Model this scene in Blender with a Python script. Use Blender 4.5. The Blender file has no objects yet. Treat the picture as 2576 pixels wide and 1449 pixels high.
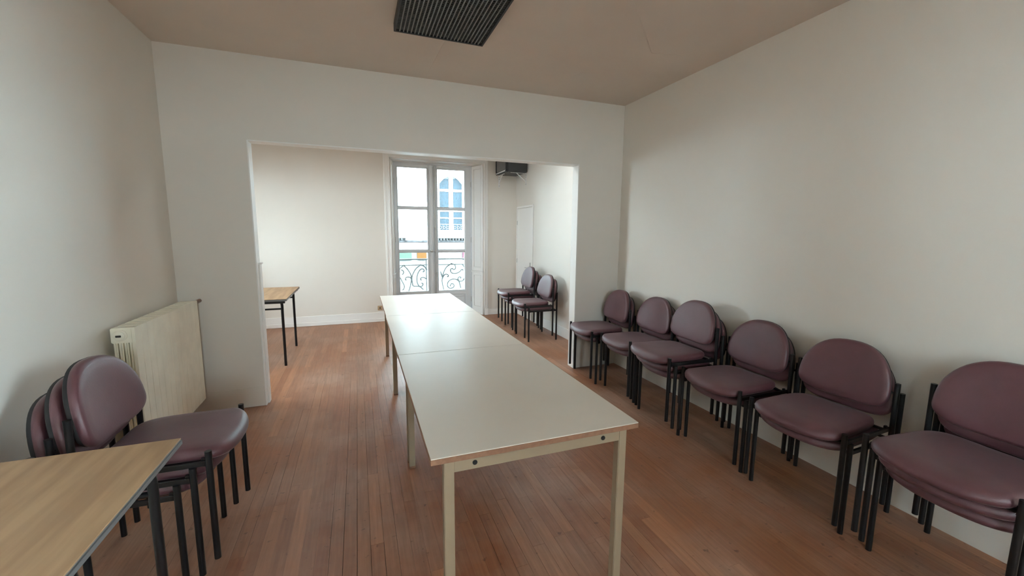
import bpy, bmesh, math, random
from mathutils import Matrix, Vector
random.seed(7)
PI = math.pi
C = bpy.context.scene.collection

# ------------------------------------------------------------------ camera, sky, exposure
RGT, UPV, FWD = (0.936461, -0.350677, 0.008137), (0.039143, 0.127525, 0.991063), (0.348580, 0.927773, -0.133149)
cam_d = bpy.data.cameras.new('camera')
cam_d.sensor_width = 36.0
cam_d.lens = 14.42
cam_d.clip_start = 0.02
cam = bpy.data.objects.new('camera', cam_d)
C.objects.link(cam)
m = Matrix((RGT, UPV, tuple(-v for v in FWD))).transposed().to_4x4()
m.translation = Vector((0, 0, 1.427))
cam.matrix_world = m
bpy.context.scene.camera = cam

SKY = 50.0
w = bpy.data.worlds.new('sky'); bpy.context.scene.world = w
w.use_nodes = True
bg = w.node_tree.nodes['Background']
bg.inputs[0].default_value = (0.80, 0.92, 1.0, 1)
bg.inputs[1].default_value = SKY

def portal(name, loc, rot, sx, sy):
    l = bpy.data.lights.new(name, 'AREA'); l.shape = 'RECTANGLE'; l.size = sx; l.size_y = sy
    l.cycles.is_portal = True
    o = bpy.data.objects.new(name, l); C.objects.link(o); o.location = loc; o.rotation_euler = rot
portal('sky_portal', (1.24, 7.26, 1.35), (-PI / 2, 0, 0), 1.4, 2.6)
portal('sky_portal', (-1.44, -2.27, 1.85), (0, PI / 2, 0), 1.4, 0.65)     # unseen side windows added behind the camera for fill light
portal('sky_portal', (2.78, -1.55, 1.85), (0, -PI / 2, 0), 1.4, 2.0)
portal('sky_portal', (0.6, -3.36, 1.95), (PI / 2, 0, 0), 0.7, 1.0)  # unseen rear window, added for fill light
def fill_light(name, loc, sx, sy, power, col):
    l = bpy.data.lights.new(name, 'AREA'); l.shape = 'RECTANGLE'; l.size = sx; l.size_y = sy
    l.energy = power; l.color = col
    o = bpy.data.objects.new(name, l); C.objects.link(o); o.location = loc
    return o
# two area lights added to brighten the back room (above the opening's head, unseen)
fill_light('back_room_fill', (-1.2, 4.6, 2.68), 1.2, 0.45, 25, (0.90, 0.97, 0.98))
fill_light('back_room_fill', (1.6, 4.55, 2.68), 1.2, 0.45, 12, (0.90, 0.97, 1.0))
portal('sky_portal', (-3.36, 5.3, 1.6), (0, PI / 2, 0), 1.4, 0.7)      # unseen side window added to light the back room

sc = bpy.context.scene
sc.view_settings.view_transform = 'Standard'
sc.view_settings.look = 'None'
sc.view_settings.exposure = 0.45
sc.view_settings.gamma = 1.0
sc.view_settings.use_curve_mapping = False
sc.cycles.max_bounces = 14
sc.cycles.diffuse_bounces = 9
sc.cycles.glossy_bounces = 4
sc.cycles.transparent_max_bounces = 12
sc.cycles.caustics_reflective = False
sc.cycles.caustics_refractive = False
sc.cycles.sample_clamp_indirect = 12
sc.cycles.use_denoising = True

# ------------------------------------------------------------------ materials
def lin(c):
    return tuple(((v / 255) / 12.92 if v / 255 <= 0.04045 else ((v / 255 + 0.055) / 1.055) ** 2.4) for v in c)

def mat(name, rgb, rough=0.5, metal=0.0, spec=0.5, noise=None, bump=None, coat=0.0, coat_rough=0.1):
    """rgb linear; noise=(scale, amount, detail) varies the brightness; bump=(scale, strength)"""
    M = bpy.data.materials.new(name); M.use_nodes = True
    nt = M.node_tree; b = nt.nodes['Principled BSDF']
    b.inputs['Base Color'].default_value = (*rgb, 1)
    b.inputs['Roughness'].default_value = rough
    b.inputs['Metallic'].default_value = metal
    b.inputs['Specular IOR Level'].default_value = spec
    b.inputs['Coat Weight'].default_value = coat
    b.inputs['Coat Roughness'].default_value = coat_rough
    geo = None
    if noise or bump:
        geo = nt.nodes.new('ShaderNodeNewGeometry')
    if noise:
        n = nt.nodes.new('ShaderNodeTexNoise'); n.inputs['Scale'].default_value = noise[0]
        n.inputs['Detail'].default_value = noise[2] if len(noise) > 2 else 4
        nt.links.new(geo.outputs['Position'], n.inputs['Vector'])
        mr = nt.nodes.new('ShaderNodeMapRange')
        mr.inputs[1].default_value = 0.3; mr.inputs[2].default_value = 0.7
        mr.inputs[3].default_value = 1 - noise[1]; mr.inputs[4].default_value = 1 + noise[1]
        nt.links.new(n.outputs['Fac'], mr.inputs[0])
        mx = nt.nodes.new('ShaderNodeMix'); mx.data_type = 'RGBA'; mx.blend_type = 'MULTIPLY'
        mx.inputs[0].default_value = 1.0
        mx.inputs[6].default_value = (*rgb, 1)
        nt.links.new(mr.outputs[0], mx.inputs[7])
        nt.links.new(mx.outputs[2], b.inputs['Base Color'])
    if bump:
        n2 = nt.nodes.new('ShaderNodeTexNoise'); n2.inputs['Scale'].default_value = bump[0]
        n2.inputs['Detail'].default_value = 5
        nt.links.new(geo.outputs['Position'], n2.inputs['Vector'])
        bp = nt.nodes.new('ShaderNodeBump'); bp.inputs['Strength'].default_value = bump[1]
        bp.inputs['Distance'].default_value = 0.002
        nt.links.new(n2.outputs['Fac'], bp.inputs['Height'])
        nt.links.new(bp.outputs[0], b.inputs['Normal'])
    return M

M_wall = mat('wall_paint', (0.755, 0.72, 0.66), 0.6, noise=(1.3, 0.02), bump=(180, 0.15))
M_trim = mat('trim_paint', (0.86, 0.855, 0.83), 0.35)
M_window = mat('window_paint', (0.72, 0.75, 0.77), 0.3)
M_ceil = mat('ceiling_paint', (0.68, 0.60, 0.53), 0.8, noise=(0.9, 0.05), bump=(60, 0.2))
M_black = mat('black_tube', (0.007, 0.007, 0.008), 0.30, spec=0.35)
M_rubber = mat('black_rubber', (0.01, 0.01, 0.01), 0.7)
M_under = mat('seat_underside', (0.015, 0.013, 0.014), 0.8)
M_vinyl = mat('burgundy_vinyl', (0.092, 0.030, 0.038), 0.46, spec=0.75, noise=(14, 0.08), bump=(260, 0.25))
M_laminate = mat('cream_laminate', (0.78, 0.735, 0.66), 0.36, spec=0.15, noise=(2.5, 0.03))
M_edge = mat('brown_table_edge', (0.26, 0.135, 0.080), 0.6, noise=(60, 0.15))
M_cream = mat('cream_metal', (0.33, 0.262, 0.18), 0.4)
M_radiator = mat('radiator_enamel', (0.86, 0.82, 0.68), 0.35, noise=(9, 0.05))
M_copper = mat('painted_pipe', (0.30, 0.20, 0.16), 0.5)
M_grille = mat('dark_grille', (0.13, 0.13, 0.12), 0.35, metal=0.3)
M_body = mat('fixture_body', (0.02, 0.02, 0.02), 0.5)
M_tv = mat('tv_casing', (0.045, 0.048, 0.05), 0.5)
M_tvb = mat('tv_bezel', (0.02, 0.02, 0.022), 0.35)
M_screen = mat('tv_screen', (0.14, 0.13, 0.13), 0.12, spec=0.9)
M_silver = mat('silver_strip', (0.75, 0.75, 0.74), 0.3, metal=0.4)
M_white = mat('white_metal', (0.80, 0.80, 0.80), 0.35)
M_socket = mat('socket_plastic', (0.50, 0.36, 0.22), 0.45)
M_dark = mat('dark_gap', (0.02, 0.015, 0.012), 0.8)
M_slab = mat('subfloor', (0.10, 0.048, 0.028), 0.9)
M_iron = mat('iron_railing', (0.060, 0.064, 0.062), 0.6, spec=0.1)
M_brass = mat('bolt_metal', (0.55, 0.55, 0.53), 0.35, metal=0.5)
M_facade = mat('facade_render', (0.46, 0.50, 0.505), 0.8, noise=(0.8, 0.04))
M_stone = mat('facade_stone', (0.20, 0.215, 0.21), 0.8, noise=(6, 0.2))
M_fglass = mat('facade_window_glass', (0.006, 0.014, 0.020), 0.35, spec=0.10, noise=(22, 0.5))
M_shop = mat('shop_front', (0.062, 0.068, 0.068), 0.8, spec=0.1, noise=(0.7, 0.1))
M_ledge_shade = mat('stone_painted_shade', (0.022, 0.023, 0.024), 0.8, spec=0.1, noise=(9, 0.8))  # near-black tone paints the shade lines around the ledges
M_street = mat('street_asphalt', (0.09, 0.09, 0.088), 0.9, noise=(2, 0.1))
M_green = mat('green_sign', (0.023, 0.035, 0.028), 0.9, spec=0.02)
M_orange = mat('orange_sign', (0.041, 0.020, 0.007), 0.9, spec=0.02)
M_pink = mat('pink_sign', (0.041, 0.020, 0.025), 0.9, spec=0.02)
M_edgegrey = mat('desk_edge_grey', (0.13, 0.13, 0.13), 0.35)

M_vinyl.node_tree.nodes['Principled BSDF'].inputs['Sheen Weight'].default_value = 0.08
M_vinyl.node_tree.nodes['Principled BSDF'].inputs['Sheen Roughness'].default_value = 0.4

def glass_mat():
    M = bpy.data.materials.new('window_glass'); M.use_nodes = True
    nt = M.node_tree; nt.nodes.remove(nt.nodes['Principled BSDF'])
    out = nt.nodes['Material Output']
    t = nt.nodes.new('ShaderNodeBsdfTransparent'); t.inputs[0].default_value = (0.93, 0.97, 0.97, 1)
    g = nt.nodes.new('ShaderNodeBsdfGlossy'); g.inputs['Roughness'].default_value = 0.02
    f = nt.nodes.new('ShaderNodeFresnel'); f.inputs[0].default_value = 1.45
    mx = nt.nodes.new('ShaderNodeMixShader')
    nt.links.new(f.outputs[0], mx.inputs[0]); nt.links.new(t.outputs[0], mx.inputs[1]); nt.links.new(g.outputs[0], mx.inputs[2])
    nt.links.new(mx.outputs[0], out.inputs[0])
    return M
M_glass = glass_mat()

def floor_mat():
    M = bpy.data.materials.new('strip_parquet'); M.use_nodes = True
    nt = M.node_tree; L = nt.links.new; N = nt.nodes.new
    b = nt.nodes['Principled BSDF']
    geo = N('ShaderNodeNewGeometry'); oi = N('ShaderNodeObjectInfo')
    add = N('ShaderNodeMath'); add.operation = 'ADD'
    L(geo.outputs['Random Per Island'], add.inputs[0]); L(oi.outputs['Random'], add.inputs[1])
    fr = N('ShaderNodeMath'); fr.operation = 'FRACT'; L(add.outputs[0], fr.inputs[0])
    ramp = N('ShaderNodeValToRGB'); cr = ramp.color_ramp
    cr.elements[0].position = 0; cr.elements[0].color = (0.255, 0.092, 0.039, 1)
    cr.elements[1].position = 1; cr.elements[1].color = (0.375, 0.162, 0.077, 1)
    for p, c in ((0.3, (0.275, 0.112, 0.052, 1)), (0.6, (0.250, 0.104, 0.052, 1)), (0.8, (0.300, 0.128, 0.060, 1))):
        e = cr.elements.new(p); e.color = c
    L(fr.outputs[0], ramp.inputs[0])
    # grain along Y
    sep = N('ShaderNodeSeparateXYZ'); L(geo.outputs['Position'], sep.inputs[0])
    mz = N('ShaderNodeMath'); mz.operation = 'MULTIPLY'; mz.inputs[1].default_value = 31.0; L(fr.outputs[0], mz.inputs[0])
    cmb = N('ShaderNodeCombineXYZ')
    mxx = N('ShaderNodeMath'); mxx.operation = 'MULTIPLY'; mxx.inputs[1].default_value = 70.0; L(sep.outputs[0], mxx.inputs[0])
    myy = N('ShaderNodeMath'); myy.operation = 'MULTIPLY'; myy.inputs[1].default_value = 4.0; L(sep.outputs[1], myy.inputs[0])
    L(mxx.outputs[0], cmb.inputs[0]); L(myy.outputs[0], cmb.inputs[1]); L(mz.outputs[0], cmb.inputs[2])
    gr = N('ShaderNodeTexNoise'); gr.inputs['Scale'].default_value = 1.0; gr.inputs['Detail'].default_value = 6
    L(cmb.outputs[0], gr.inputs['Vector'])
    gm = N('ShaderNodeMapRange'); gm.inputs[1].default_value = 0.3; gm.inputs[2].default_value = 0.7; gm.inputs[3].default_value = 0.84; gm.inputs[4].default_value = 1.14
    L(gr.outputs['Fac'], gm.inputs[0])
    # large worn patches
    wn = N('ShaderNodeTexNoise'); wn.inputs['Scale'].default_value = 1.6; wn.inputs['Detail'].default_value = 5; wn.inputs['Roughness'].default_value = 0.6
    L(geo.outputs['Position'], wn.inputs['Vector'])
    wm = N('ShaderNodeMapRange'); wm.inputs[1].default_value = 0.42; wm.inputs[2].default_value = 0.66; wm.inputs[3].default_value = 0.0; wm.inputs[4].default_value = 0.75
    L(wn.outputs['Fac'], wm.inputs[0])
    worn = N('ShaderNodeMix'); worn.data_type = 'RGBA'; worn.inputs[7].default_value = (0.37, 0.225, 0.160, 1)
    L(wm.outputs[0], worn.inputs[0]); L(ramp.outputs[0], worn.inputs[6])
    mul = N('ShaderNodeMix'); mul.data_type = 'RGBA'; mul.blend_type = 'MULTIPLY'; mul.inputs[0].default_value = 1
    L(worn.outputs[2], mul.inputs[6]); L(gm.outputs[0], mul.inputs[7])
    # small scuffs
    sn = N('ShaderNodeTexNoise'); sn.inputs['Scale'].default_value = 24; sn.inputs['Detail'].default_value = 3
    L(geo.outputs['Position'], sn.inputs['Vector'])
    sm = N('ShaderNodeMapRange'); sm.inputs[1].default_value = 0.66; sm.inputs[2].default_value = 0.74; sm.inputs[3].default_value = 1.0; sm.inputs[4].default_value = 0.55
    L(sn.outputs['Fac'], sm.inputs[0])
    mul2 = N('ShaderNodeMix'); mul2.data_type = 'RGBA'; mul2.blend_type = 'MULTIPLY'; mul2.inputs[0].default_value = 1
    L(mul.outputs[2], mul2.inputs[6]); L(sm.outputs[0], mul2.inputs[7])
    L(mul2.outputs[2], b.inputs['Base Color'])
    rr = N('ShaderNodeMapRange'); rr.inputs[1].default_value = 0.3; rr.inputs[2].default_value = 0.7; rr.inputs[3].default_value = 0.34; rr.inputs[4].default_value = 0.52
    L(wn.outputs['Fac'], rr.inputs[0]); L(rr.outputs[0], b.inputs['Roughness'])
    bp = N('ShaderNodeBump'); bp.inputs['Strength'].default_value = 0.35; bp.inputs['Distance'].default_value = 0.0015
    bn = N('ShaderNodeTexNoise'); bn.inputs['Scale'].default_value = 9; bn.inputs['Detail'].default_value = 4
    L(geo.outputs['Position'], bn.inputs['Vector'])
    ad = N('ShaderNodeMath'); ad.operation = 'ADD'; L(gr.outputs['Fac'], ad.inputs[0]); L(bn.outputs['Fac'], ad.inputs[1])
    L(ad.outputs[0], bp.inputs['Height']); L(bp.outputs[0], b.inputs['Normal'])
    b.inputs['Specular IOR Level'].default_value = 0.5
    return M
M_floor = floor_mat()

def desk_mat():
    M = bpy.data.materials.new('oak_laminate'); M.use_nodes = True
    nt = M.node_tree; L = nt.links.new; N = nt.nodes.new
    b = nt.nodes['Principled BSDF']
    geo = N('ShaderNodeNewGeometry'); mp = N('ShaderNodeMapping')
    mp.inputs['Rotation'].default_value = (0, 0, 0.10); mp.inputs['Scale'].default_value = (1.0, 0.10, 1.0)
    L(geo.outputs['Position'], mp.inputs[0])
    n = N('ShaderNodeTexNoise'); n.inputs['Scale'].default_value = 26; n.inputs['Detail'].default_value = 3; n.inputs['Roughness'].default_value = 0.5
    L(mp.outputs[0], n.inputs['Vector'])
    r = N('ShaderNodeValToRGB'); cr = r.color_ramp
    cr.elements[0].position = 0.36; cr.elements[0].color = (0.305, 0.185, 0.098, 1)
    cr.elements[1].position = 0.62; cr.elements[1].color = (0.400, 0.255, 0.140, 1)
    L(n.outputs['Fac'], r.inputs[0]); L(r.outputs[0], b.inputs['Base Color'])
    b.inputs['Roughness'].default_value = 0.5
    return M
M_desk = desk_mat()

# ------------------------------------------------------------------ geometry helpers
def bx(bm, x0, x1, y0, y1, z0, z1, bev=0.0, seg=1):
    r = bmesh.ops.create_cube(bm, size=1.0)
    vs = r['verts']
    for v in vs:
        v.co = Vector((x0 + (v.co.x + .5) * (x1 - x0), y0 + (v.co.y + .5) * (y1 - y0), z0 + (v.co.z + .5) * (z1 - z0)))
    if bev > 0:
        es = list({e for v in vs for e in v.link_edges})
        bmesh.ops.bevel(bm, geom=es, offset=bev, segments=seg, affect='EDGES', clamp_overlap=True)

def prism(bm, poly, z0, z1, axis='z'):
    """poly extruded along the axis; poly gives the other two coordinates in order (x,y) / (y,z) / (x,z)"""
    def P(a, b, c):
        return {'z': (a, b, c), 'x': (c, a, b), 'y': (a, c, b)}[axis]
    lo = [bm.verts.new(P(a, b, z0)) for a, b in poly]
    hi = [bm.verts.new(P(a, b, z1)) for a, b in poly]
    n = len(poly)
    fs = [bm.faces.new(lo[::-1]), bm.faces.new(hi)]
    for i in range(n):
        fs.append(bm.faces.new((lo[i], lo[(i + 1) % n], hi[(i + 1) % n], hi[i])))
    bmesh.ops.recalc_face_normals(bm, faces=fs)

def tube(bm, pts, r, seg=10, cap=True):
    pts = [Vector(p) for p in pts]; rings = []
    prev = None
    for i, p in enumerate(pts):
        t = (pts[min(i + 1, len(pts) - 1)] - pts[max(i - 1, 0)]).normalized()
        if prev is None:
            a = t.orthogonal().normalized()
        else:
            a = (prev - t * prev.dot(t)).normalized()
        prev = a
        b2 = t.cross(a)
        rings.append([bm.verts.new(p + a * (r * math.cos(2 * PI * k / seg)) + b2 * (r * math.sin(2 * PI * k / seg))) for k in range(seg)])
    for i in range(len(rings) - 1):
        for k in range(seg):
            bm.faces.new((rings[i][k], rings[i][(k + 1) % seg], rings[i + 1][(k + 1) % seg], rings[i + 1][k]))
    if cap:
        bm.faces.new(rings[0][::-1]); bm.faces.new(rings[-1])

def smooth_path(pts, k=6):
    """Catmull-Rom through 3-D points"""
    P = [Vector(p) for p in pts]; P = [P[0] * 2 - P[1]] + P + [P[-1] * 2 - P[-2]]; out = []
    for i in range(1, len(P) - 2):
        a, b, c, d = P[i - 1:i + 3]
        for j in range(k):
            t = j / k
            out.append(0.5 * ((2 * b) + (c - a) * t + (2 * a - 5 * b + 4 * c - d) * t * t + (3 * b - a - 3 * c + d) * t ** 3))
    out.append(P[-2])
    return out

def rings_mesh(bm, rings, close=True):
    R = [[bm.verts.new(p) for p in r] for r in rings]
    n = len(R[0])
    for i in range(len(R) - 1):
        for k in range(n):
            bm.faces.new((R[i][k], R[i][(k + 1) % n], R[i + 1][(k + 1) % n], R[i + 1][k]))
    if close:
        for r, rev in ((R[0], True), (R[-1], False)):
            c = Vector((0, 0, 0))
            for v in r: c += v.co
            cv = bm.verts.new(c / n)
            for k in range(n):
                a, b2 = r[k], r[(k + 1) % n]
                bm.faces.new((cv, b2, a) if rev else (cv, a, b2))

def obj(name, bm, material, parent=None, smooth=False, auto=None):
    bmesh.ops.recalc_face_normals(bm, faces=bm.faces[:])
    me = bpy.data.meshes.new(name); bm.to_mesh(me); bm.free()
    mats = material if isinstance(material, (list, tuple)) else [material]
    for x in mats: me.materials.append(x)
    if smooth:
        for p in me.polygons: p.use_smooth = True
        if auto:
            me.set_sharp_from_angle(angle=auto)
    o = bpy.data.objects.new(name, me); C.objects.link(o)
    if parent: o.parent = parent
    return o

def tag(o, label, cat, group=None):
    o['label'] = label; o['category'] = cat
    if group: o['group'] = group
    return o

def thing(name, label, cat, loc=(0, 0, 0), rotz=0.0, group=None):
    o = bpy.data.objects.new(name, None); C.objects.link(o)
    o.empty_display_size = 0.1
    o.location = loc; o.rotation_euler = (0, 0, rotz)
    return tag(o, label, cat, group)

def struct(name, bm, material, **k):
    o = obj(name, bm, material, **k)
    if o.parent is None: o['kind'] = 'structure'
    return o

def box(name, material, parent, *a, **k):
    bm = bmesh.new(); bx(bm, *a, **k)
    return obj(name, bm, material, parent)

# ------------------------------------------------------------------ room dimensions
XL, XR = -1.284, 2.622
YP, YP2 = 3.733, 3.843
YW = 6.795
YR = -3.2
ZC = 2.726
XBL = -3.2
OX0, OX1, OZ = -0.7545, 2.108, 2.108
WX0, WX1 = 0.51, 2.03          # window reveal at the wall face
FX0, FX1, FY = 0.560, 1.905, 7.06    # window frame
WZ = 2.57

# ------------------------------------------------------------------ floor: slab and strip planks
bm = bmesh.new()
bx(bm, XBL - .15, XR + .15, YR - .15, 7.22, -0.10, -0.014)
floor = struct('floor', bm, M_slab)
planks = []
PW = 0.0582
x = XR + 0.0
rows = []
while x > -2.6:
    rows.append(x - PW / 2); x -= PW
NV = 8
def plank_mesh(gap):
    b = bmesh.new()
    bx(b, -PW / 2 + gap, PW / 2 - gap, -0.5, 0.5, -0.014, 0.0)
    me = bpy.data.meshes.new('plank'); b.to_mesh(me); b.free(); me.materials.append(M_floor)
    return me
plank_meshes = [plank_mesh(g) for g in (0.0001, 0.0002, 0.0002, 0.0003, 0.0004, 0.0009)]
allp = []
for rx in rows:
    xmin = rx - PW / 2
    y0 = YR if xmin > XL - 0.2 else YP2 - 0.02
    y = y0 - random.random() * 0.9
    while y < 7.0:
        ln = random.uniform(0.55, 1.35)
        a, b2 = max(y, y0), min(y + ln, 7.0)
        if b2 - a > 0.03: allp.append((rx, a, b2))
        y += ln
def seen(p):
    rx, a, b2 = p
    if b2 < 0.55: return 1e9
    return math.hypot(rx * 0.9, (a + b2) / 2)
allp.sort(key=seen)
single, rest = allp[:298], allp[298:]
for rx, a, b2 in single:
    o = bpy.data.objects.new('plank', random.choice(plank_meshes)); C.objects.link(o)
    o.parent = floor
    o.location = (rx, (a + b2) / 2, random.uniform(-0.0004, 0.0))
    o.scale = (1, (b2 - a) - 0.0006, 1)
bm = bmesh.new()
for rx, a, b2 in rest:
    bx(bm, rx - PW / 2 + .0003, rx + PW / 2 - .0003, a + .0003, b2 - .0003, -0.014, random.uniform(-0.0004, 0.0))
o = obj('far_planks', bm, M_floor, floor); o['kind'] = 'stuff'

# ------------------------------------------------------------------ walls and ceiling
bm = bmesh.new(); bx(bm, XBL - .15, XR + .15, YR - .15, 7.22, ZC, ZC + .15)
ceiling = struct('ceiling', bm, M_ceil)
# thin plasterboard joints and hairline cracks standing slightly proud / open on the ceiling
for (x0, y0, x1, y1, wd) in ((0.62, 2.86, 0.60, 3.70, .004), (1.50, 2.10, 2.05, 2.62, .0018), (2.05, 2.62, 2.30, 2.56, .0018), (1.70, 3.28, 1.78, 3.12, .002), (0.02, 3.30, 0.00, 3.12, .002)):
    b = bmesh.new()
    d = Vector((x1 - x0, y1 - y0, 0)); n = Vector((-d.y, d.x, 0)).normalized() * wd
    prism(b, [(x0 + n.x, y0 + n.y), (x0 - n.x, y0 - n.y), (x1 - n.x, y1 - n.y), (x1 + n.x, y1 + n.y)], ZC - 0.0012, ZC + 0.001)
    obj('ceiling_joint', b, M_ceil, ceiling)

SW0, SW1, SW2, SW3, SZ0, SZ1 = -2.6, -1.95, -2.55, -0.55, 1.15, 2.55  # openings of the unseen side windows added for fill
def wall_with_hole(x0, x1, y0, y1, a, b2):
    bm = bmesh.new()
    prism(bm, [(y0, -.1), (y1, -.1), (y1, SZ0), (y0, SZ0)], x0, x1, axis='x'); prism(bm, [(y0, SZ1), (y1, SZ1), (y1, ZC), (y0, ZC)], x0, x1, axis='x')
    prism(bm, [(y0, SZ0), (a, SZ0), (a, SZ1), (y0, SZ1)], x0, x1, axis='x'); prism(bm, [(b2, SZ0), (y1, SZ0), (y1, SZ1), (b2, SZ1)], x0, x1, axis='x')
    return bm
struct('wall_left', wall_with_hole(XL - .15, XL, YR - .15, YP2, SW0, SW1), M_wall)
def wall_x_hole(x0, x1, y0, y1, a, b2, za, zb):
    bm = bmesh.new()
    prism(bm, [(y0, -.1), (y1, -.1), (y1, za), (y0, za)], x0, x1, axis='x'); prism(bm, [(y0, zb), (y1, zb), (y1, ZC), (y0, ZC)], x0, x1, axis='x')
    prism(bm, [(y0, za), (a, za), (a, zb), (y0, zb)], x0, x1, axis='x'); prism(bm, [(b2, za), (y1, za), (y1, zb), (b2, zb)], x0, x1, axis='x')
    return bm
struct('wall_back_left', wall_x_hole(XBL - .15, XBL, YP, 7.2, 4.95, 5.65, .9, 2.3), M_wall)  # hole for the added, unseen fill window
struct('wall_right', wall_with_hole(XR, XR + .15, YR - .15, 7.2, SW2, SW3), M_wall)
# partition with the wide opening
bm = bmesh.new()
prism(bm, [(XBL, -.1), (OX0, -.1), (OX0, OZ), (OX1, OZ), (OX1, -.1), (XR, -.1), (XR, ZC), (XBL, ZC)], YP, YP2, axis='y')
struct('wall_middle', bm, M_wall)
# thin metal-white beads that line the opening's edges
bm = bmesh.new(); bx(bm, OX0 - .004, OX0 + .004, YP - .003, YP2 + .003, 0, OZ)
struct('trim_1', bm, M_trim)
bm = bmesh.new(); bx(bm, OX1 - .004, OX1 + .004, YP - .003, YP2 + .003, 0, OZ)
struct('trim_2', bm, M_trim)
bm = bmesh.new(); bx(bm, OX0, OX1, YP - .003, YP2 + .003, OZ - .004, OZ + .004)
struct('trim_3', bm, M_trim)
# waist-high corner guard board on the left jamb
bm = bmesh.new(); bx(bm, OX0 + .004, OX0 + .016, YP + .045, YP2 + .004, 0, 1.16, bev=.002)
bx(bm, OX0 + .004, OX0 + .024, YP + .060, YP2 + .004, 1.16, 1.175, bev=.002)
struct('trim_4', bm, M_trim)
# window wall
bm = bmesh.new()
prism(bm, [(XBL, YW), (WX0, YW), (FX0, FY), (FX0, 7.2), (XBL, 7.2)], -.1, ZC)
prism(bm, [(WX1, YW), (XR, YW), (XR, 7.2), (FX1, 7.2), (FX1, FY)], -.1, ZC)
prism(bm, [(WX0, YW), (WX1, YW), (FX1, FY), (FX1, 7.2), (FX0, 7.2), (FX0, FY)], WZ, ZC)
struct('wall_back', bm, M_wall)
# rear wall behind the camera; its unseen window is added for fill light
RX0, RX1, RZ0, RZ1 = 0.25, 0.95, 1.45, 2.45
bm = bmesh.new()
bx(bm, XL, RX0, YR - .15, YR, -.1, ZC); bx(bm, RX1, XR, YR - .15, YR, -.1, ZC)
bx(bm, RX0, RX1, YR - .15, YR, -.1, RZ0); bx(bm, RX0, RX1, YR - .15, YR, RZ1, ZC)
struct('wall_rear', bm, M_wall)
bm = bmesh.new()
for a in ((RX0, RX0 + .05), (.57, .63), (RX1 - .05, RX1)): bx(bm, a[0], a[1], YR - .1, YR - .04, RZ0, RZ1)
for a in ((RZ0, RZ0 + .05), (1.93, 1.96), (RZ1 - .05, RZ1)): bx(bm, RX0, RX1, YR - .1, YR - .04, a[0], a[1])
fill_win4 = struct('window_fill_4', bm, M_window)
box('pane', M_glass, fill_win4, RX0 + .05, RX1 - .05, YR - .072, YR - .068, RZ0 + .05, RZ1 - .05)  # glass of the added, unseen rear window
def fill_window(name, x0, x1, y0, y1, z0, z1, xg):  # unseen windows, added to let more daylight in
    bm = bmesh.new()
    for a in ((y0, y0 + .05), ((y0 + y1) / 2 - .03, (y0 + y1) / 2 + .03), (y1 - .05, y1)): bx(bm, xg - .03, xg + .03, a[0], a[1], z0, z1)
    for a in ((z0, z0 + .05), (z1 - .05, z1), (z0 + .58, z0 + .61)): bx(bm, xg - .03, xg + .03, y0, y1, a[0], a[1])
    wn = struct(name, bm, M_window)
    box('pane', M_glass, wn, xg - .002, xg + .002, y0 + .04, y1 - .04, z0 + .04, z1 - .04)  # glass of the added, unseen window
fill_window('window_fill_2', XL - .15, XL, SW0, SW1, SZ0, SZ1, XL - .08)
fill_window('window_fill_5', XBL - .15, XBL, 4.95, 5.65, .9, 2.3, XBL - .08)
fill_window('window_fill_3', XR, XR + .15, SW2, SW3, SZ0, SZ1, XR + .08)

# baseboards
def baseboard(name, pieces):
    bm = bmesh.new()
    for p in pieces: bx(bm, *p, bev=.003)
    struct(name, bm, M_trim if name != 'baseboard_middle' else M_wall)
baseboard('baseboard_middle', [(XL, OX0 - .004, YP - .0045, YP, 0, .165)])
baseboard('baseboard_back', [(XBL, WX0 - .095, YW - .014, YW, 0, .150), (XBL, WX0 - .095, YW - .026, YW - .014, 0, .055),
                             (WX1 + .075, XR, YW - .012, YW, 0, .10), (WX1 + .075, XR, YW - .020, YW - .012, 0, .045)])
baseboard('baseboard_right', [(XR - .012, XR, YP2, 5.96, 0, .14)])

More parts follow.
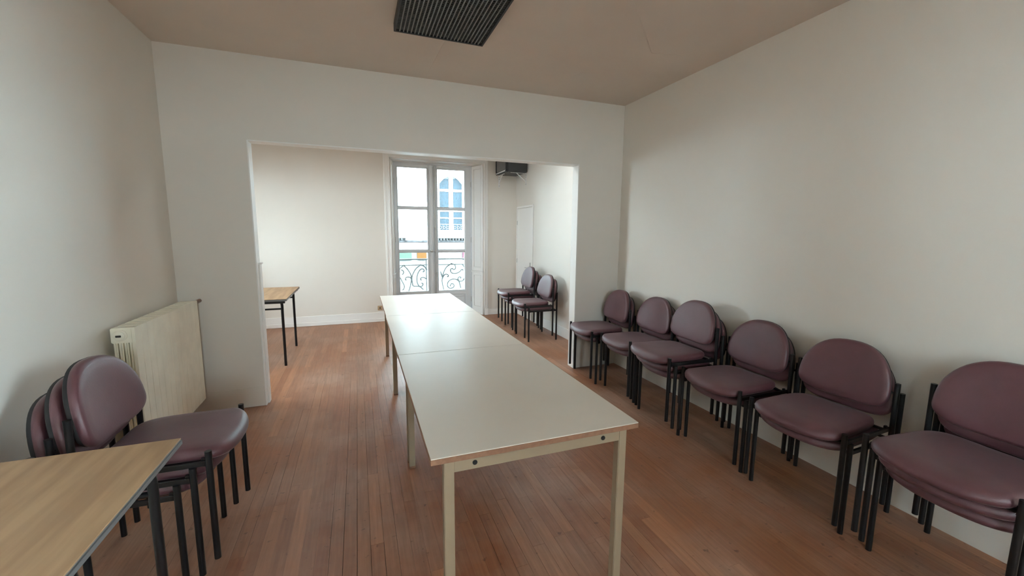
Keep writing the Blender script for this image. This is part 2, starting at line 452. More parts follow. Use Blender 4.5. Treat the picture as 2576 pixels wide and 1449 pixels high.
# ------------------------------------------------------------------ French window in the back wall
win = bpy.data.objects.new('window_1', None); C.objects.link(win); win['kind'] = 'structure'
def wpart(name, boxes, material=M_window, parent=None, bev=.003):
    b = bmesh.new()
    for q in boxes: bx(b, *q, bev=bev)
    return obj(name, b, material, parent or win)
wpart('window_frame', [(FX0, FX0 + .028, FY, FY + .07, 0.0, WZ), (FX1 - .028, FX1, FY, FY + .07, 0.0, WZ),
                       (FX0, FX1, FY, FY + .07, WZ - .035, WZ), (FX0, FX1, FY - .01, FY + .12, 0.0, .035)])
def leaf(x0, x1, gx0, gx1):
    y0, y1 = FY + .012, FY + .055
    lf = wpart('window_leaf', [(x0, gx0, y0, y1, .04, 2.535), (gx1, x1, y0, y1, .04, 2.535),
                     (gx0, gx1, y0, y1, 2.485, 2.535), (gx0, gx1, y0, y1, .04, .085), (gx0, gx1, y0, y1, .345, .410)])
    # glazing bead around each light, two glazing bars
    for zb in (1.826, 1.108):
        wpart('glazing_bar', [(gx0, gx1, y0 + .004, y1 - .004, zb - .016, zb + .016), (gx0, gx1, y0 - .002, y0 + .006, zb - .006, zb + .006)], parent=lf)
    bd = []
    for za, zb in ((.410, 1.092), (1.124, 1.810), (1.842, 2.485)):
        for q in ((gx0, gx0 + .012, za, zb), (gx1 - .012, gx1, za, zb), (gx0, gx1, za, za + .012), (gx0, gx1, zb - .012, zb)):
            bd.append((q[0], q[1], y0 + .008, y1 - .008, q[2], q[3]))
    wpart('glazing_bead', bd, parent=lf, bev=.002)
    # raised moulding lines on the stiles round the glass
    md = []
    for q in ((gx0 - .014, gx0 - .008, .398, 2.497), (gx1 + .008, gx1 + .014, .398, 2.497), (gx0 - .014, gx1 + .014, 2.491, 2.497), (gx0 - .014, gx1 + .014, .398, .404)):
        md.append((q[0], q[1], y0 - .005, y0 + .004, q[2], q[3]))
    wpart('moulding', md, parent=lf, bev=.0015)
    for za, zb in ((.415, 1.090), (1.126, 1.808), (1.844, 2.480)):
        b = bmesh.new(); bx(b, gx0 + .004, gx1 - .004, y0 + .020, y0 + .024, za, zb)
        obj('pane', b, M_glass, lf)
    pn = wpart('kick_panel', [(gx0 - .004, gx1 + .004, y0 + .016, y1 - .010, .08, .35)], parent=lf)
    wpart('panel_moulding', [(gx0 + .02, gx0 + .032, y0 + .004, y0 + .018, .11, .32), (gx1 - .032, gx1 - .02, y0 + .004, y0 + .018, .11, .32),
                  (gx0 + .02, gx1 - .02, y0 + .004, y0 + .018, .11, .122), (gx0 + .02, gx1 - .02, y0 + .004, y0 + .018, .308, .32)], parent=lf)
    return lf
lfL = leaf(FX0 + .030, 1.205, .637, 1.133)
lfR = leaf(1.208, FX1 - .030, 1.288, 1.776)
wpart('meeting_stile', [(1.150, 1.222, FY - .006, FY + .012, .05, 2.53), (1.168, 1.205, FY - .016, FY - .006, .05, 2.53)])
# espagnolette: full-height bolt rod, knob and handle
b = bmesh.new()
tube(b, [(1.246, FY - .004, .06), (1.246, FY - .004, 2.53)], .0085, 8)
for z in (.72, 1.50, 2.00, 2.50, 2.36):
    bx(b, 1.232, 1.260, FY - .014, FY + .014, z - .012, z + .012, bev=.003)
obj('bolt_rod', b, M_brass, win, smooth=True, auto=.6)
b = bmesh.new()
for (cx, r) in ((1.180, .022), (1.150, .014)):
    prev = []
    for t, rr in ((0, .3), (.012, .5), (.022, 1.0), (.034, .9), (.042, .3)):
        prev.append([(cx + r * rr * math.cos(2 * PI * k / 14), FY - .016 - t, 1.112 + r * rr * math.sin(2 * PI * k / 14)) for k in range(14)])
    rings_mesh(b, prev)
bx(b, 1.19, 1.256, FY - .030, FY - .018, 1.104, 1.120, bev=.003)
obj('window_knob', b, M_brass, win, smooth=True, auto=.7)
b = bmesh.new()
tube(b, smooth_path([(1.262, FY - .012, .74), (1.265, FY - .035, .73), (1.266, FY - .040, .70), (1.266, FY - .034, .67)], 5), .008, 8)
obj('bolt_handle', b, M_brass, win, smooth=True)
for xx in (FX0 + .029, FX1 - .029):
    for z in (.25, 1.30, 2.25):
        b = bmesh.new(); tube(b, [(xx, FY + .006, z - .045), (xx, FY + .006, z + .045)], .007, 8); obj('hinge', b, M_brass, win)

# casing moulding on the room side
b = bmesh.new()
for (a0, a1, dy) in ((.000, .022, .030), (.022, .060, .016), (.060, .072, .024), (.072, .095, .012)):
    # a measured outward from the reveal
    bx(b, WX0 - .002 - a1, WX0 - .002 - a0, YW - dy, YW, 0.0, WZ + a1, bev=.002)
    a0r, a1r = a0 * .75, a1 * .75
    bx(b, WX1 + .002 + a0r, WX1 + .002 + a1r, YW - dy, YW, 0.0, WZ + a1r, bev=.002)
    bx(b, WX0 - .002 - a0, WX1 + .002 + a0r, YW - dy, YW, WZ + a0r, WZ + a1r, bev=.002)
bx(b, WX1 + .002, WX1 + .076, YW - .036, YW, 0, .12, bev=.003)
o = struct('trim_5', b, M_trim)
# folded shutter panels lining both reveals
def shutter(side):
    """board lying on the splayed reveal; built in a local frame then rotated"""
    xw, xf = (WX1, FX1) if side > 0 else (WX0, FX0)
    L = math.hypot(xf - xw, FY - YW); ang = math.atan2(FY - YW, xf - xw)
    e = bpy.data.objects.new('window_shutter', None); C.objects.link(e); e.parent = win
    e.location = (xw, YW, 0); e.rotation_euler = (0, 0, ang)
    s = 1 if side > 0 else -1          # local +y of the rotated frame points to the room side for the right reveal
    def p(name, boxes, material=M_trim, bev=.003):
        b = bmesh.new()
        for (u0, u1, v0, v1, z0, z1) in boxes:
            v0, v1 = sorted((s * v0, s * v1)); bx(b, u0, u1, v0, v1, z0, z1, bev=bev)
        return obj(name, b, material, e)
    T = .022
    for z0, z1 in ((.0, .74), (.765, 2.55)):
        p('shutter_panel', [(.006, .050, .001, T, z0, z1), (L - .045, L - .004, .001, T, z0, z1), (.050, L - .045, .001, T, z0, z0 + (.13 if z0 == 0 else .06)), (.050, L - .045, .001, T, z1 - .05, z1),
                   (.050, L - .045, .001, .008, z0, z1)])
        p('panel_moulding', [(.050, .060, .008, T + .003, z0 + (.13 if z0 == 0 else .06), z1 - .05), (L - .055, L - .045, .008, T + .003, z0 + (.13 if z0 == 0 else .06), z1 - .05),
                         (.060, L - .055, .008, T + .003, z0 + (.13 if z0 == 0 else .06), z0 + (.14 if z0 == 0 else .07)), (.060, L - .055, .008, T + .003, z1 - .06, z1 - .05)], bev=.002)
    p('shutter_ledge', [(-.006, L, .001, .036, .742, .764), (-.002, L, .001, .029, .730, .742)])
shutter(1); shutter(-1)
# soffit board and threshold
wpart('soffit', [(WX0 + .01, WX1 - .01, YW + .004, FY, WZ - .012, WZ - .001)], M_trim)
wpart('threshold', [(FX0 + .002, FX1 - .002, FY - .12, 7.19, -.014, .004)], M_stone)

# ------------------------------------------------------------------ balcony railing outside
SCROLLS = [
    [(0.745, 0.846), (0.809, 0.776), (0.855, 0.697), (0.872, 0.629), (0.866, 0.550), (0.850, 0.482), (0.824, 0.395), (0.780, 0.300)],
    [(1.040, 0.845), (0.962, 0.792), (0.902, 0.696), (0.881, 0.619), (0.889, 0.530), (0.907, 0.475), (1.012, 0.461), (1.079, 0.404)],
    [(1.040, 0.845), (1.097, 0.824), (1.140, 0.769)],
    [(1.071, 0.726), (1.096, 0.730), (1.087, 0.770), (1.038, 0.771), (0.989, 0.704), (0.968, 0.616), (0.975, 0.527), (1.013, 0.466), (1.061, 0.474), (1.072, 0.514), (1.043, 0.520)],
    [(0.871, 0.599), (0.844, 0.634), (0.787, 0.636), (0.767, 0.603), (0.786, 0.582)],
    [(1.137, 0.591), (1.093, 0.622), (1.045, 0.618), (1.030, 0.594), (1.049, 0.574)],
    [(0.701, 0.769), (0.734, 0.749), (0.737, 0.710), (0.713, 0.682)],
    [(0.745, 0.846), (0.680, 0.790), (0.655, 0.700), (0.710, 0.565), (0.745, 0.486), (0.734, 0.428), (0.706, 0.410)],
    [(1.594, 0.864), (1.502, 0.800), (1.451, 0.711), (1.424, 0.612), (1.418, 0.532), (1.446, 0.389)],
    [(1.594, 0.864), (1.655, 0.837), (1.669, 0.777), (1.633, 0.752), (1.608, 0.778)],
    [(1.623, 0.773), (1.577, 0.759), (1.592, 0.698), (1.663, 0.681), (1.735, 0.704), (1.788, 0.754), (1.813, 0.733)],
    [(1.429, 0.612), (1.470, 0.666), (1.521, 0.664), (1.535, 0.634), (1.510, 0.624)],
    [(1.569, 0.445), (1.574, 0.475), (1.600, 0.495), (1.635, 0.473), (1.630, 0.428), (1.568, 0.410), (1.518, 0.447), (1.529, 0.528), (1.601, 0.576), (1.683, 0.568), (1.734, 0.521), (1.764, 0.407)],
    [(1.755, 0.586), (1.771, 0.601), (1.745, 0.617), (1.714, 0.593), (1.724, 0.542), (1.796, 0.539), (1.833, 0.589)],
    [(1.799, 0.845), (1.840, 0.783), (1.849, 0.701), (1.838, 0.589), (1.847, 0.404), (1.847, 0.09)],
    [(1.391, 0.723), (1.410, 0.662), (1.424, 0.612)],
]
rail = thing('balcony_railing', 'wrought iron balcony railing with scrolls outside the tall window', 'railing')
RY = 7.4
b = bmesh.new(); bx(b, .45, 2.05, RY - .02, RY + .02, .94, .962, bev=.004); obj('handrail', b, M_iron, rail)
b = bmesh.new(); bx(b, .45, 2.05, RY - .008, RY + .008, .84, .854); obj('rail', b, M_iron, rail)
b = bmesh.new(); bx(b, .45, 2.05, RY - .012, RY + .012, .085, .103); obj('rail', b, M_iron, rail)
for px in (.46, 1.137, 1.30, 2.04):
    b = bmesh.new(); bx(b, px - .007, px + .007, RY - .007, RY + .007, -.02, .945); obj('baluster', b, M_iron, rail)
for s in SCROLLS:
    b = bmesh.new(); tube(b, smooth_path([(q[0], RY, q[1]) for q in s], 5), .0105, 6); obj('scroll', b, M_iron, rail, smooth=True)
for (px, pz) in ((.745, .846), (1.04, .846), (1.14, .765), (.871, .62), (1.594, .862), (1.425, .60), (1.72, .56)):
    b = bmesh.new(); bmesh.ops.create_icosphere(b, subdivisions=2, radius=.016, matrix=Matrix.Translation((px, RY, pz))); obj('rosette', b, M_iron, rail, smooth=True)
b = bmesh.new(); bx(b, .35, 2.15, 7.2, 7.5, -.14, -.02, bev=.01)
struct('balcony_slab', b, M_stone)

# ------------------------------------------------------------------ building across the street
bl = thing('building', 'pale stone building across the street with an arched window', 'building', (2.5, 15, -4))
def bpart(name, bm, material, parent=bl, smooth=False):
    bmesh.ops.translate(bm, verts=bm.verts[:], vec=(-2.5, -15, 4))
    return obj(name, bm, material, parent, smooth=smooth)
def seg_arch(cx, hw, zs, zt, n=14):
    return [(cx + hw * math.cos(PI * k / n), zs + (zt - zs) * (1 - math.cos(PI * k / n) ** 2)) for k in range(n + 1)]
def arch_holes_wall():
    # facade made of strips around openings
    b = bmesh.new()
    X0, X1, Z0, Z1 = -9.0, 14.0, -4.0, 9.5
    wins = WINS
    edges = sorted(wins, key=lambda q: q[0])
    cur = X0
    for (a, c, z0, zs, zt) in edges:
        bx(b, cur, a, 15.0, 15.5, Z0, Z1); bx(b, a, c, 15.0, 15.5, Z0, z0)
        cx = (a + c) / 2; hw = (c - a) / 2; n = 14
        top = seg_arch(cx, hw, zs, zt, n)
        for k in range(n):
            (xa, za), (xb, zb) = top[k], top[k + 1]
            prism(b, [(xb, zb), (xa, za), (xa, Z1), (xb, Z1)], 15.0, 15.5, axis='y')
        cur = c
    bx(b, cur, X1, 15.0, 15.5, Z0, Z1)
    return b
WINS = [(0.42, 1.44, 1.50, 3.10, 3.45), (2.78, 3.76, 1.45, 3.20, 3.52), (5.0, 6.0, 1.45, 3.12, 3.50), (-1.8, -0.8, 1.45, 3.12, 3.50)]
bpart('facade_wall', arch_holes_wall(), M_facade)
for (a, c, z0, zs, zt) in WINS:
    cx = (a + c) / 2; hw = (c - a) / 2
    # moulded surround
    b = bmesh.new(); n = 14
    o1 = seg_arch(cx, hw + .10, zs, zt + .10, n)
    i1 = seg_arch(cx, hw, zs, zt, n); j1 = seg_arch(cx, hw - .07, zs - .03, zt - .07, n)
    for k in range(n):
        prism(b, [i1[k], o1[k], o1[k + 1], i1[k + 1]], 14.94, 15.02, axis='y')
    bx(b, a - .10, a, 14.94, 15.02, z0, zs); bx(b, c, c + .10, 14.94, 15.02, z0, zs)
    bpart('window_surround', b, M_stone)
    wf = None
    b = bmesh.new()
    for q in ((a, a + .07, z0, zt), (c - .07, c, z0, zt), (cx - .075, cx + .075, z0, zt), (a, c, 2.90, 2.98), (a, c, 2.18, 2.32), (a, c, 1.93, 1.965), (a, c, z0, z0 + .06)):
        z1 = q[3]
        if q[3] == zt: z1 = (zt - .03) if q[0] == cx - .075 else zs + .02
        dd = .006 if q[0] == a and q[1] == c else 0
        bx(b, q[0] + dd, q[1] - dd, 15.14 + dd, 15.20 - dd, q[2], z1)
    for k in range(n):
        prism(b, [j1[k], i1[k], i1[k + 1], j1[k + 1]], 15.130, 15.21, axis='y')
    wf = bpart('window', b, M_facade)
    for (xa, xb) in ((a + .07, cx - .075), (cx + .075, c - .07)):
        for (za, zb) in ((z0 + .06, 1.93), (1.965, 2.18), (2.32, 2.90), (2.98, zt)):
            b = bmesh.new(); bx(b, xa, xb, 15.175, 15.185, za, zb); bpart('pane', b, M_fglass, wf)
    # window balcony: slab with dentils and a low iron rail
    b = bmesh.new(); bx(b, a - .25, c + .25, 14.72, 15.0, 1.30, 1.42, bev=.02); bx(b, a - .20, c + .20, 14.80, 15.0, 1.22, 1.30)
    bpart('balcony_ledge', b, M_stone)
    b = bmesh.new()
    k = a - .2
    while k < c + .2:
        bx(b, k, k + .05, 14.82, 14.98, 1.14, 1.22); k += .11
    bpart('dentil_row', b, M_ledge_shade)  # darkened to paint in the shade below the ledge
    b = bmesh.new()
    bx(b, a - .2, c + .2, 14.75, 14.78, 1.70, 1.725)
    k = a - .15
    while k < c + .15:
        tube(b, [(k + .045 + .04 * math.cos(t * PI / 4), 14.765, 1.60 + .045 * math.sin(t * PI / 4)) for t in range(9)], .010, 5, cap=False); bx(b, k - .006, k + .006, 14.757, 14.773, 1.42, 1.71); k += .13
    bpart('balcony_rail', b, M_iron)
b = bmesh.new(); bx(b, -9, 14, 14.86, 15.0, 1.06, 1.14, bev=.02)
bpart('string_course', b, M_ledge_shade)  # dark colour stands for a shade line along the facade
b = bmesh.new(); bx(b, -9, 14, 14.7, 15.0, 9.3, 9.7, bev=.05); bpart('cornice', b, M_stone)
b = bmesh.new(); bx(b, -9, 14, 14.93, 15.0, -4.0, 1.03); bpart('shop_front', b, M_shop)
def sign(x0, x1, material, label):
    b = bmesh.new(); bx(b, x0, x1, 14.86, 14.925, .44, .71, bev=.01)
    tag(obj('shop_sign', b, material), label, 'sign')
sign(1.25, 1.78, M_green, 'pale green shop sign board across the street, low in left window panes')
sign(1.97, 2.30, M_orange, 'orange shop sign board across the street')
sign(3.62, 4.30, M_pink, 'pink shop sign board across the street, low in right window panes')
b = bmesh.new(); bx(b, -60, 60, -60, 60, -4.2, -4.0); struct('ground', b, M_street)

# ------------------------------------------------------------------ closet door, socket
dr = bpy.data.objects.new('door_1', None); C.objects.link(dr); dr['kind'] = 'structure'
wpart('door_leaf', [(XR - .012, XR - .001, 6.075, 6.70, .012, 1.835)], M_trim, dr, bev=.002)
wpart('door_frame', [(XR - .016, XR - .001, 6.03, 6.068, 0, 1.875), (XR - .016, XR - .001, 6.707, 6.742, 0, 1.875), (XR - .016, XR - .001, 6.068, 6.707, 1.842, 1.875)], M_trim, dr)
b = bmesh.new(); bx(b, XR - .020, XR - .012, 6.10, 6.135, .80, .95, bev=.003)
tube(b, smooth_path([(XR - .018, 6.118, .865), (XR - .055, 6.118, .865), (XR - .060, 6.135, .865), (XR - .058, 6.23, .862)], 4), .007, 8)
obj('door_handle', b, M_brass, dr, smooth=True, auto=.6)
for z in (.35, .95, 1.6):
    b = bmesh.new(); tube(b, [(XR - .016, 6.704, z - .035), (XR - .016, 6.704, z + .035)], .006, 8); obj('hinge', b, M_brass, dr)
sk = thing('wall_socket', 'small beige wall socket above the baseboard beside the tall window', 'socket', (.298, YW - .0, .185))
b = bmesh.new(); bx(b, -.036, .036, -.014, -.0005, 0, .072, bev=.004, seg=2); obj('cover', b, M_socket, sk)
b = bmesh.new(); bx(b, -.006, .006, -.0155, -.013, .018, .052, bev=.0004); obj('slot', b, M_dark, sk)

# ------------------------------------------------------------------ television on corner brackets
tv = thing('television', 'dark grey television on white brackets high in the corner beside tall window', 'television', (2.42, 6.54, 2.392))
def tp(name, boxes, material, bev=.006, parent=tv, seg=2):
    b = bmesh.new()
    for q in boxes: bx(b, *q, bev=bev, seg=seg)
    return obj(name, b, material, parent)
tp('casing', [(-.150, .185, -.265, .245, 0, .245)], M_tv, .012)
tp('bezel', [(-.185, -.150, -.272, .250, -.004, .030), (-.185, -.150, -.272, .250, .225, .252), (-.185, -.150, -.272, -.235, .02, .235), (-.185, -.150, .215, .250, .02, .235)], M_tvb, .010)
tp('screen', [(-.176, -.150, -.236, .216, .028, .228)], M_screen, .008)
tp('control_strip', [(-.192, -.184, -.24, .20, .004, .020)], M_silver, .002)
def bracket(loc, rotz, label):
    k = thing('shelf_bracket', label, 'bracket', loc, rotz)
    # local: wall at x=0, arm to +x
    b = bmesh.new(); bx(b, 0.0005, .006, -.012, .012, -.195, 0, bev=.001); obj('wall_plate', b, M_white, k)
    b = bmesh.new(); bx(b, .004, .27, -.010, .010, -.006, -.0005, bev=.001); obj('arm', b, M_white, k)
    b = bmesh.new(); tube(b, [(.004, 0, -.135), (.17, 0, -.006)], .007, 8); obj('brace', b, M_white, k)
    for z in (-.03, -.06, -.175):
        b = bmesh.new(); tube(b, [(.005, 0, z), (.009, 0, z)], .005, 8); obj('screw', b, M_dark, k)
bracket((2.30, YW, 2.392), -PI / 2, 'white shelf bracket on the window wall under the television')
bracket((XR, 6.36, 2.392), PI, 'white shelf bracket on the right wall under the television')

# ------------------------------------------------------------------ ceiling grille light
lt = thing('ceiling_light', 'dark louvred fluorescent ceiling light, unlit', 'light', (.556, 2.26, ZC))
LX, LY, LH = .29, .60, .05
for q in ((-LX, -LX + .012, -LY, LY), (LX - .012, LX, -LY, LY), (-LX, LX, -LY, -LY + .012), (-LX, LX, LY - .012, LY)):
    b = bmesh.new(); bx(b, q[0], q[1], q[2], q[3], -LH, 0, bev=.001); obj('frame_side', b, M_body, lt)
b = bmesh.new(); bx(b, -LX + .011, LX - .011, -LY + .011, LY - .011, -.008, 0); obj('housing', b, M_body, lt)
for xx in (-.15, .15):
    b = bmesh.new(); tube(b, [(xx, -.56, -.020), (xx, .56, -.020)], .010, 10); obj('tube_lamp', b, M_radiator, lt, smooth=True)
b = bmesh.new(); prism(b, [(-.0035, -LH + .003), (.0035, -LH + .003), (.0012, -LH + .026), (-.0012, -LH + .026)], -LY + .012, LY - .012, axis='y')
sl0 = obj('slat', b, M_grille, lt)
n = 23
for i in range(n):
    o = sl0 if i == 0 else sl0.copy()
    if i: C.objects.link(o)
    o.parent = lt
    o.location = (-LX + .012 + (i + 1) * (2 * LX - .024) / (n + 1), 0, 0)
b = bmesh.new()
bx(b, -LX + .012, LX - .012, -.0012, .0012, -LH + .006, -LH + .022)
cs0 = obj('cross_slat', b, M_grille, lt)
n = 60
for i in range(n):
    o = cs0 if i == 0 else cs0.copy()
    if i: C.objects.link(o)
    o.parent = lt
    o.location = (0, -LY + .012 + (i + 1) * (2 * LY - .024) / (n + 1), 0)

# ------------------------------------------------------------------ radiator
rad = thing('radiator', 'cream flat-fronted column radiator on the left wall beside the opening', 'radiator', (-1.195, 2.69, .16))
b = bmesh.new()
NS, SW, RH = 13, .0708, .757
# local: x depth (front at +.070), y along the wall, z up
bx(b, .056, .070, .0013, SW - .0013, .0, RH - .002, bev=.0004)         # flat front plate
for i in range(4):
    cx = -.022 + i * .0225
    bx(b, cx - .0085, cx + .0085, .010, SW - .010, .05, RH - .075, bev=.006, seg=2)
bx(b, -.036, .057, .0045, SW - .0045, RH - .085, RH - .004, bev=.004, seg=2)
bx(b, -.036, .057, .0045, SW - .0045, .0, .075, bev=.004, seg=2)
s0 = obj('section', b, M_radiator, rad)
for i in range(NS):
    o = s0 if i == 0 else s0.copy()
    if i: C.objects.link(o)
    o.parent = rad; o.location = (0, i * SW, 0)
b = bmesh.new()
rg = []
for t, r in ((0.0, .030), (-.010, .030), (-.016, .024), (-.022, .024), (-.026, .018)):
    rg.append([(.008 + r * math.cos(2 * PI * k / 16), t + .006, RH - .042 + r * math.sin(2 * PI * k / 16)) for k in range(16)])
rings_mesh(b, rg); obj('end_plug', b, M_radiator, rad, smooth=True, auto=.6)
b = bmesh.new(); bx(b, -.004, .020, -.022, -.018, RH - .048, RH - .037, bev=.002); obj('plug_slot', b, M_dark, rad)
b = bmesh.new(); tube(b, [(.048, NS * SW - .004, RH - .022), (.048, 3.7325 - 2.69, RH - .022)], .014, 12); obj('inlet_pipe', b, M_copper, rad, smooth=True, auto=.6)
for (yy, zz) in ((.15, .55), (.80, .55)):
    b = bmesh.new(); bx(b, -.0885, -.030, yy - .01, yy + .01, zz - .02, zz + .02); obj('wall_bracket', b, M_radiator, rad)

# ------------------------------------------------------------------ white tables
def make_table(x, y, rz, label):
    W, L, H = .801, 1.1985, .704
    t = thing('meeting_table', label, 'table', (x, y, 0), rz, 'cream laminate tables set end to end')
    # local origin: floor point under the near-left corner
    b = bmesh.new(); bx(b, .0006, W - .0006, .0006, L - .0006, H - .0035, H, bev=.0006); obj('top_laminate', b, M_laminate, t)
    b = bmesh.new(); bx(b, 0, W, 0, L, H - .023, H - .0035, bev=.001); obj('table_edge', b, M_edge, t)
    for (lx, ly) in ((.044, .012), (W - .079, .012), (.044, L - .047), (W - .079, L - .047)):
        lg = bmesh.new(); bx(lg, lx, lx + .035, ly, ly + .035, .012, H - .023, bev=.0025, seg=2); lo = obj('leg', lg, M_cream, t)
        fb = bmesh.new(); bx(fb, lx - .001, lx + .036, ly - .001, ly + .036, 0, .012, bev=.002); obj('foot_cap', fb, M_edge, lo)
    a0, a1 = H - .068, H - .0235
    for (x0, x1, y0, y1) in ((.079, W - .079, .014, .032), (.079, W - .079, L - .032, L - .014), (.046, .064, .047, L - .047), (W - .064, W - .046, .047, L - .047)):
        ab = bmesh.new(); bx(ab, x0, x1, y0, y1, a0, a1, bev=.001); ao = obj('apron', ab, M_cream, t)
        if x1 - x0 > .3:
            yy = y0 if y0 < .1 else y1
            for xx in (.150, W - .150):
                sb = bmesh.new(); tube(sb, [(xx, yy - .0025, H - .045), (xx, yy + .0025, H - .045)], .0085, 14); obj('bolt_head', sb, M_rubber, ao)
    return t
TX, TY, TA = 0.1924, 1.2405, -0.0062
labs = ['long cream table nearest the camera, first of three set end to end',
        'middle cream table of the three set end to end through the opening',
        'farthest cream table of the three, in front of the tall window']
dz = (0, .0, .0)
for i in range(3):
    d = i * 1.2040
    make_table(TX - math.sin(TA) * d + (0, -.002, .001)[i], TY + math.cos(TA) * d, TA, labs[i])

# ------------------------------------------------------------------ wood-topped desks
def make_desk(x1, y0, y1, W, H, insetx, insy, label):
    """right edge at x1, from y0 to y1; extends W to the left"""
    t = thing('school_desk', label, 'desk', (x1 - W / 2, (y0 + y1) / 2, 0), 0)
    L = y1 - y0
    b = bmesh.new(); bx(b, -W / 2 + .003, W / 2 - .003, -L / 2 + .003, L / 2 - .003, H - .004, H, bev=.0008)
    obj('desk_top', b, M_desk, t)
    b = bmesh.new(); bx(b, -W / 2, W / 2, -L / 2, L / 2, H - .024, H - .0035, bev=.004, seg=2)
    obj('edge_band', b, M_edgegrey, t)
    R = .0135
    for sy in (-1, 1):
        yy = sy * (L / 2 - insy)
        for sx in (-1, 1):
            xx = sx * (W / 2 - insetx)
            b = bmesh.new(); tube(b, smooth_path([(xx - sx * .05, yy, H - .038), (xx - sx * .012, yy, H - .045), (xx, yy, H - .075), (xx, yy, H - .16)], 4) + [Vector((xx + sx * .0, yy, .0))], R, 12)
            lo = obj('leg', b, M_black, t, smooth=True, auto=.7)
        b = bmesh.new(); tube(b, [(-(W / 2 - insetx), yy, H - .118), ((W / 2 - insetx), yy, H - .118)], .0095, 10); obj('stretcher', b, M_black, t, smooth=True, auto=.7)
        b = bmesh.new(); bx(b, -W / 2 + .02, W / 2 - .02, sy * (L / 2 - .025) - .012, sy * (L / 2 - .025) + .012, H - .048, H - .024, bev=.003); obj('apron', b, M_black, t)
    for sx in (-1, 1):
        b = bmesh.new(); bx(b, sx * (W / 2 - insetx) - .012, sx * (W / 2 - insetx) + .012, -L / 2 + .037, L / 2 - .037, H - .048, H - .024, bev=.003); obj('side_rail', b, M_black, t)
    return t
make_desk(-0.578, 0.98, 1.608, .695, .735, .045, .12, 'wood-topped desk in the near left corner beside the stacked chairs')
make_desk(-0.705, 4.712, 5.74, .80, .735, .062, .105, 'small wood-topped desk with black legs in the back room')

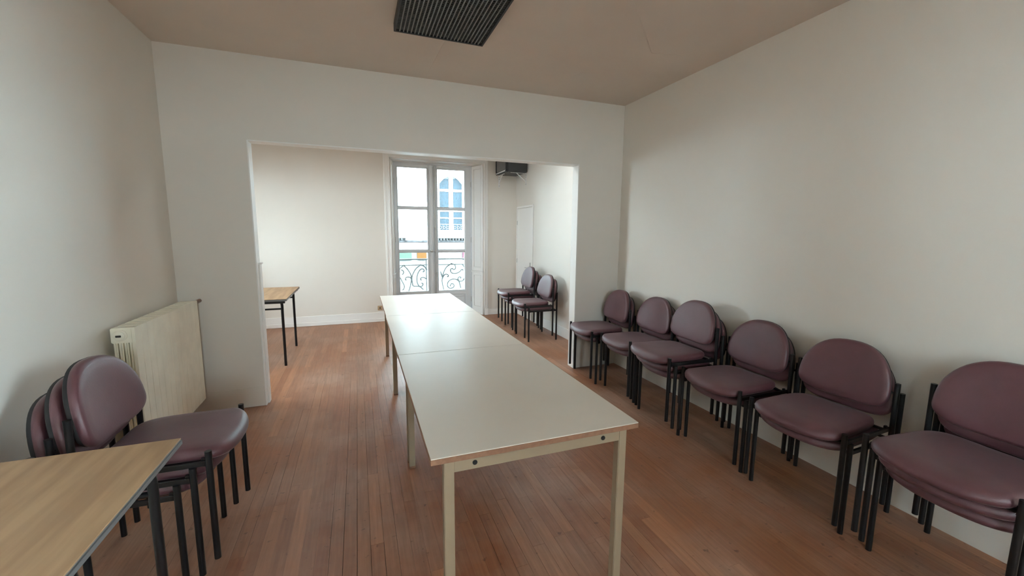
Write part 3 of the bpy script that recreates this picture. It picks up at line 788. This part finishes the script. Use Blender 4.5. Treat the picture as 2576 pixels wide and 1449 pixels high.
# ------------------------------------------------------------------ stacking chairs
LW, LD = .4649, .4003     # leg spacing across and front to back
TR = .0118
def make_chair():
    """local: faces +x, y across, origin on the floor midway between the legs"""
    t = thing('stacking_chair', 'x', 'chair', (0, 0, 0), 0, 'burgundy padded stacking chairs')
    xf, xb = LD / 2, -LD / 2
    # seat cushion
    def outline(n=56):
        pts = []
        for k in range(n):
            a = 2 * PI * k / n
            c, s = math.cos(a), math.sin(a)
            if c >= 0:
                y = .213 * math.copysign(abs(s) ** .80, s); xx = xf - .012 + .078 * (c ** 1.0)
            else:
                y = .213 * math.copysign(abs(s) ** .36, s); xx = xf - .012 - .372 * (abs(c) ** .34)
                y *= 1 - .03 * min(1, (xf - .012 - xx) / .358)
            pts.append((xx, y))
        return pts
    O = outline(); cx, cy = xf - .16, 0
    b = bmesh.new(); rings = []
    for sc_, z in ((.60, .409), (.90, .409), (.965, .412), (.995, .422), (1.0, .434), (.985, .446), (.95, .455), (.88, .4595), (.72, .4615), (.45, .4625), (.2, .463)):
        rr = []
        for (px, py) in O:
            X = cx + (px - cx) * sc_; Y = cy + (py - cy) * sc_
            drop = max(0, (X - (xf - .04)) / .10) ** 2 * .020
            rr.append((X, Y, z - drop - .004 * (1 - abs(Y) / .21) * (1 if z > .44 else 0)))
        rings.append(rr)
    rings_mesh(b, rings)
    seat = obj('seat', b, M_vinyl, t, smooth=True, auto=.9)
    b = bmesh.new(); rings = []
    for sc_, z in ((.94, .411), (.92, .404), (.5, .402)):
        rings.append([(cx + (px - cx) * sc_, (py) * sc_, z - max(0, (cx + (px - cx) * sc_ - (xf - .04)) / .10) ** 2 * .020) for (px, py) in O])
    rings_mesh(b, rings); obj('seat_base', b, M_under, t, smooth=True, auto=.6)
    # backrest cushion
    def bo(n=56):
        pts = []
        for k in range(n):
            a = 2 * PI * k / n; c, s = math.cos(a), math.sin(a)
            if s >= 0:
                y = .217 * math.copysign(abs(c) ** .84, c); z = .578 + .226 * abs(s) ** .90
            else:
                y = .217 * math.copysign(abs(c) ** .50, c); z = .578 - .086 * abs(s) ** .85
            pts.append((y, z))
        return pts
    Bo = bo(); cz = .635
    b = bmesh.new(); rings = []
    for sc_, dx in ((.3, -.014), (.75, -.014), (.95, -.013), (.985, -.008), (1.0, .004), (.99, .014), (.955, .021), (.88, .0255), (.70, .028), (.40, .029), (.15, .029)):
        rr = []
        for (py, pz) in Bo:
            Y = py * sc_; Z = cz + (pz - cz) * sc_
            curve = .026 * (Y / .2) ** 2 - .17 * (Z - .50) - .004
            rr.append((xb + .010 + dx + curve, Y, Z))
        rings.append(rr)
    rings_mesh(b, rings); obj('backrest', b, M_vinyl, t, smooth=True, auto=.9)
    b = bmesh.new(); rings = []
    for sc_, dx in ((.3, -.034), (.70, -.034), (.88, -.030), (.965, -.022), (.985, -.012), (.985, -.004)):
        rings.append([(xb + .010 + dx + .026 * (py * sc_ / .2) ** 2 - .17 * (cz + (pz - cz) * sc_ - .50) - .004, py * sc_, cz + (pz - cz) * sc_) for (py, pz) in Bo])
    rings_mesh(b, rings); obj('back_shell', b, M_under, t, smooth=True, auto=.6)
    # legs
    for sy in (-1, 1):
        b = bmesh.new(); tube(b, [(xf, sy * LW / 2, 0), (xf, sy * LW / 2, .4545), (xf, sy * LW / 2, .457)], TR, 12)
        lo = obj('leg', b, M_black, t, smooth=True, auto=.7)
        b = bmesh.new(); tube(b, [(xb, sy * LW / 2, 0), (xb, sy * LW / 2, .643)], TR, 12)
        obj('leg', b, M_black, t, smooth=True, auto=.7)
    # seat frame
    b = bmesh.new()
    for sy in (-1, 1):
        bx(b, xb + TR * .7, xf - TR * .7, sy * (LW / 2 - .008) - .006, sy * (LW / 2 - .008) + .006, .394, .416, bev=.002)
    bx(b, xf - .030, xf - .014, -LW / 2 + .006, LW / 2 - .006, .396, .407, bev=.002)
    bx(b, xb + .022, xb + .038, -LW / 2 + .006, LW / 2 - .006, .396, .407, bev=.002)
    for sy in (-1, 1):
        for xx in (xf - .022, xb + .030):
            bx(b, xx - .008, xx + .008, sy * (LW / 2 - .014) - .006, sy * (LW / 2 - .014) + .006, .39, .425, bev=.002)
    obj('seat_frame', b, M_black, t)
    for sy in (-1, 1):
        b = bmesh.new(); tube(b, [(xb + .0, sy * LW / 2, .590), (xb - .004, sy * .200, .590)], .006, 8)
        obj('back_bracket', b, M_black, t, smooth=True, auto=.7)
    return t

def dup(root):
    r = root.copy(); C.objects.link(r)
    for ch in proto_children:
        c = ch.copy(); C.objects.link(c); c.parent = r
    return r
chair0 = make_chair()
proto_children = [o for o in C.objects if o.parent == chair0]
used = False
SX, SZ = .0554, .0602
STACKS = [
    # front-leg midpoint of the bottom chair (x, y), facing angle, count, place, group
    (2.098, 3.480, PI - .067, 2, 'against the opening', 'stack'),
    (2.144, 2.949, PI + .000, 2, 'b', 'stack'),
    (2.108, 2.411, PI - .040, 3, 'c', 'stack'),
    (2.131, 1.916, PI - .028, 2, 'd', 'stack'),
    (2.120, 1.367, PI + .047, 2, 'e', 'stack'),
    (2.124, 0.788, PI - .069, 3, 'f', 'stack'),
    (-0.684, 2.046, -.011, 3, 'l', 'stack'),
    (2.069, 5.095, PI - .011, 2, 's', 'stack'),
    (2.115, 5.698, PI - .02, 3, 't', 'stack'),
]
LBL = {
    0: ('stack beside the opening\'s right edge, first along the right wall', ['bottom', 'top']),
    1: ('second stack from the opening along the right wall', ['bottom', 'top']),
    2: ('three-chair stack standing third from the opening on the right wall', ['bottom', 'middle', 'top']),
    3: ('fourth stack from the opening along the right wall', ['bottom', 'top']),
    4: ('fifth stack from the opening, second nearest on the right', ['bottom', 'top']),
    5: ('stack nearest the camera, cut by the picture\'s right edge', ['bottom', 'middle', 'top']),
    6: ('left stack between the radiator and wood-topped desk', ['bottom', 'middle', 'top']),
    7: ('nearer of the two stacks in the back room', ['bottom', 'top']),
    8: ('farther stack in the back room, by the closet door', ['bottom', 'middle', 'top']),
}
for i, (sx_, sy_, ang, n, _a, _b) in enumerate(STACKS):
    place, pos = LBL[i]
    for k in range(n):
        if not used: c = chair0; used = True
        else: c = dup(chair0)
        f = Vector((math.cos(ang), math.sin(ang), 0))
        p = Vector((sx_, sy_, 0)) + f * (k * SX - LD / 2)
        c.location = (p.x, p.y, k * SZ); c.rotation_euler = (0, 0, ang)
        c['label'] = '%s burgundy chair, %s' % (pos[k], place)
        c['group'] = 'burgundy padded stacking chairs'
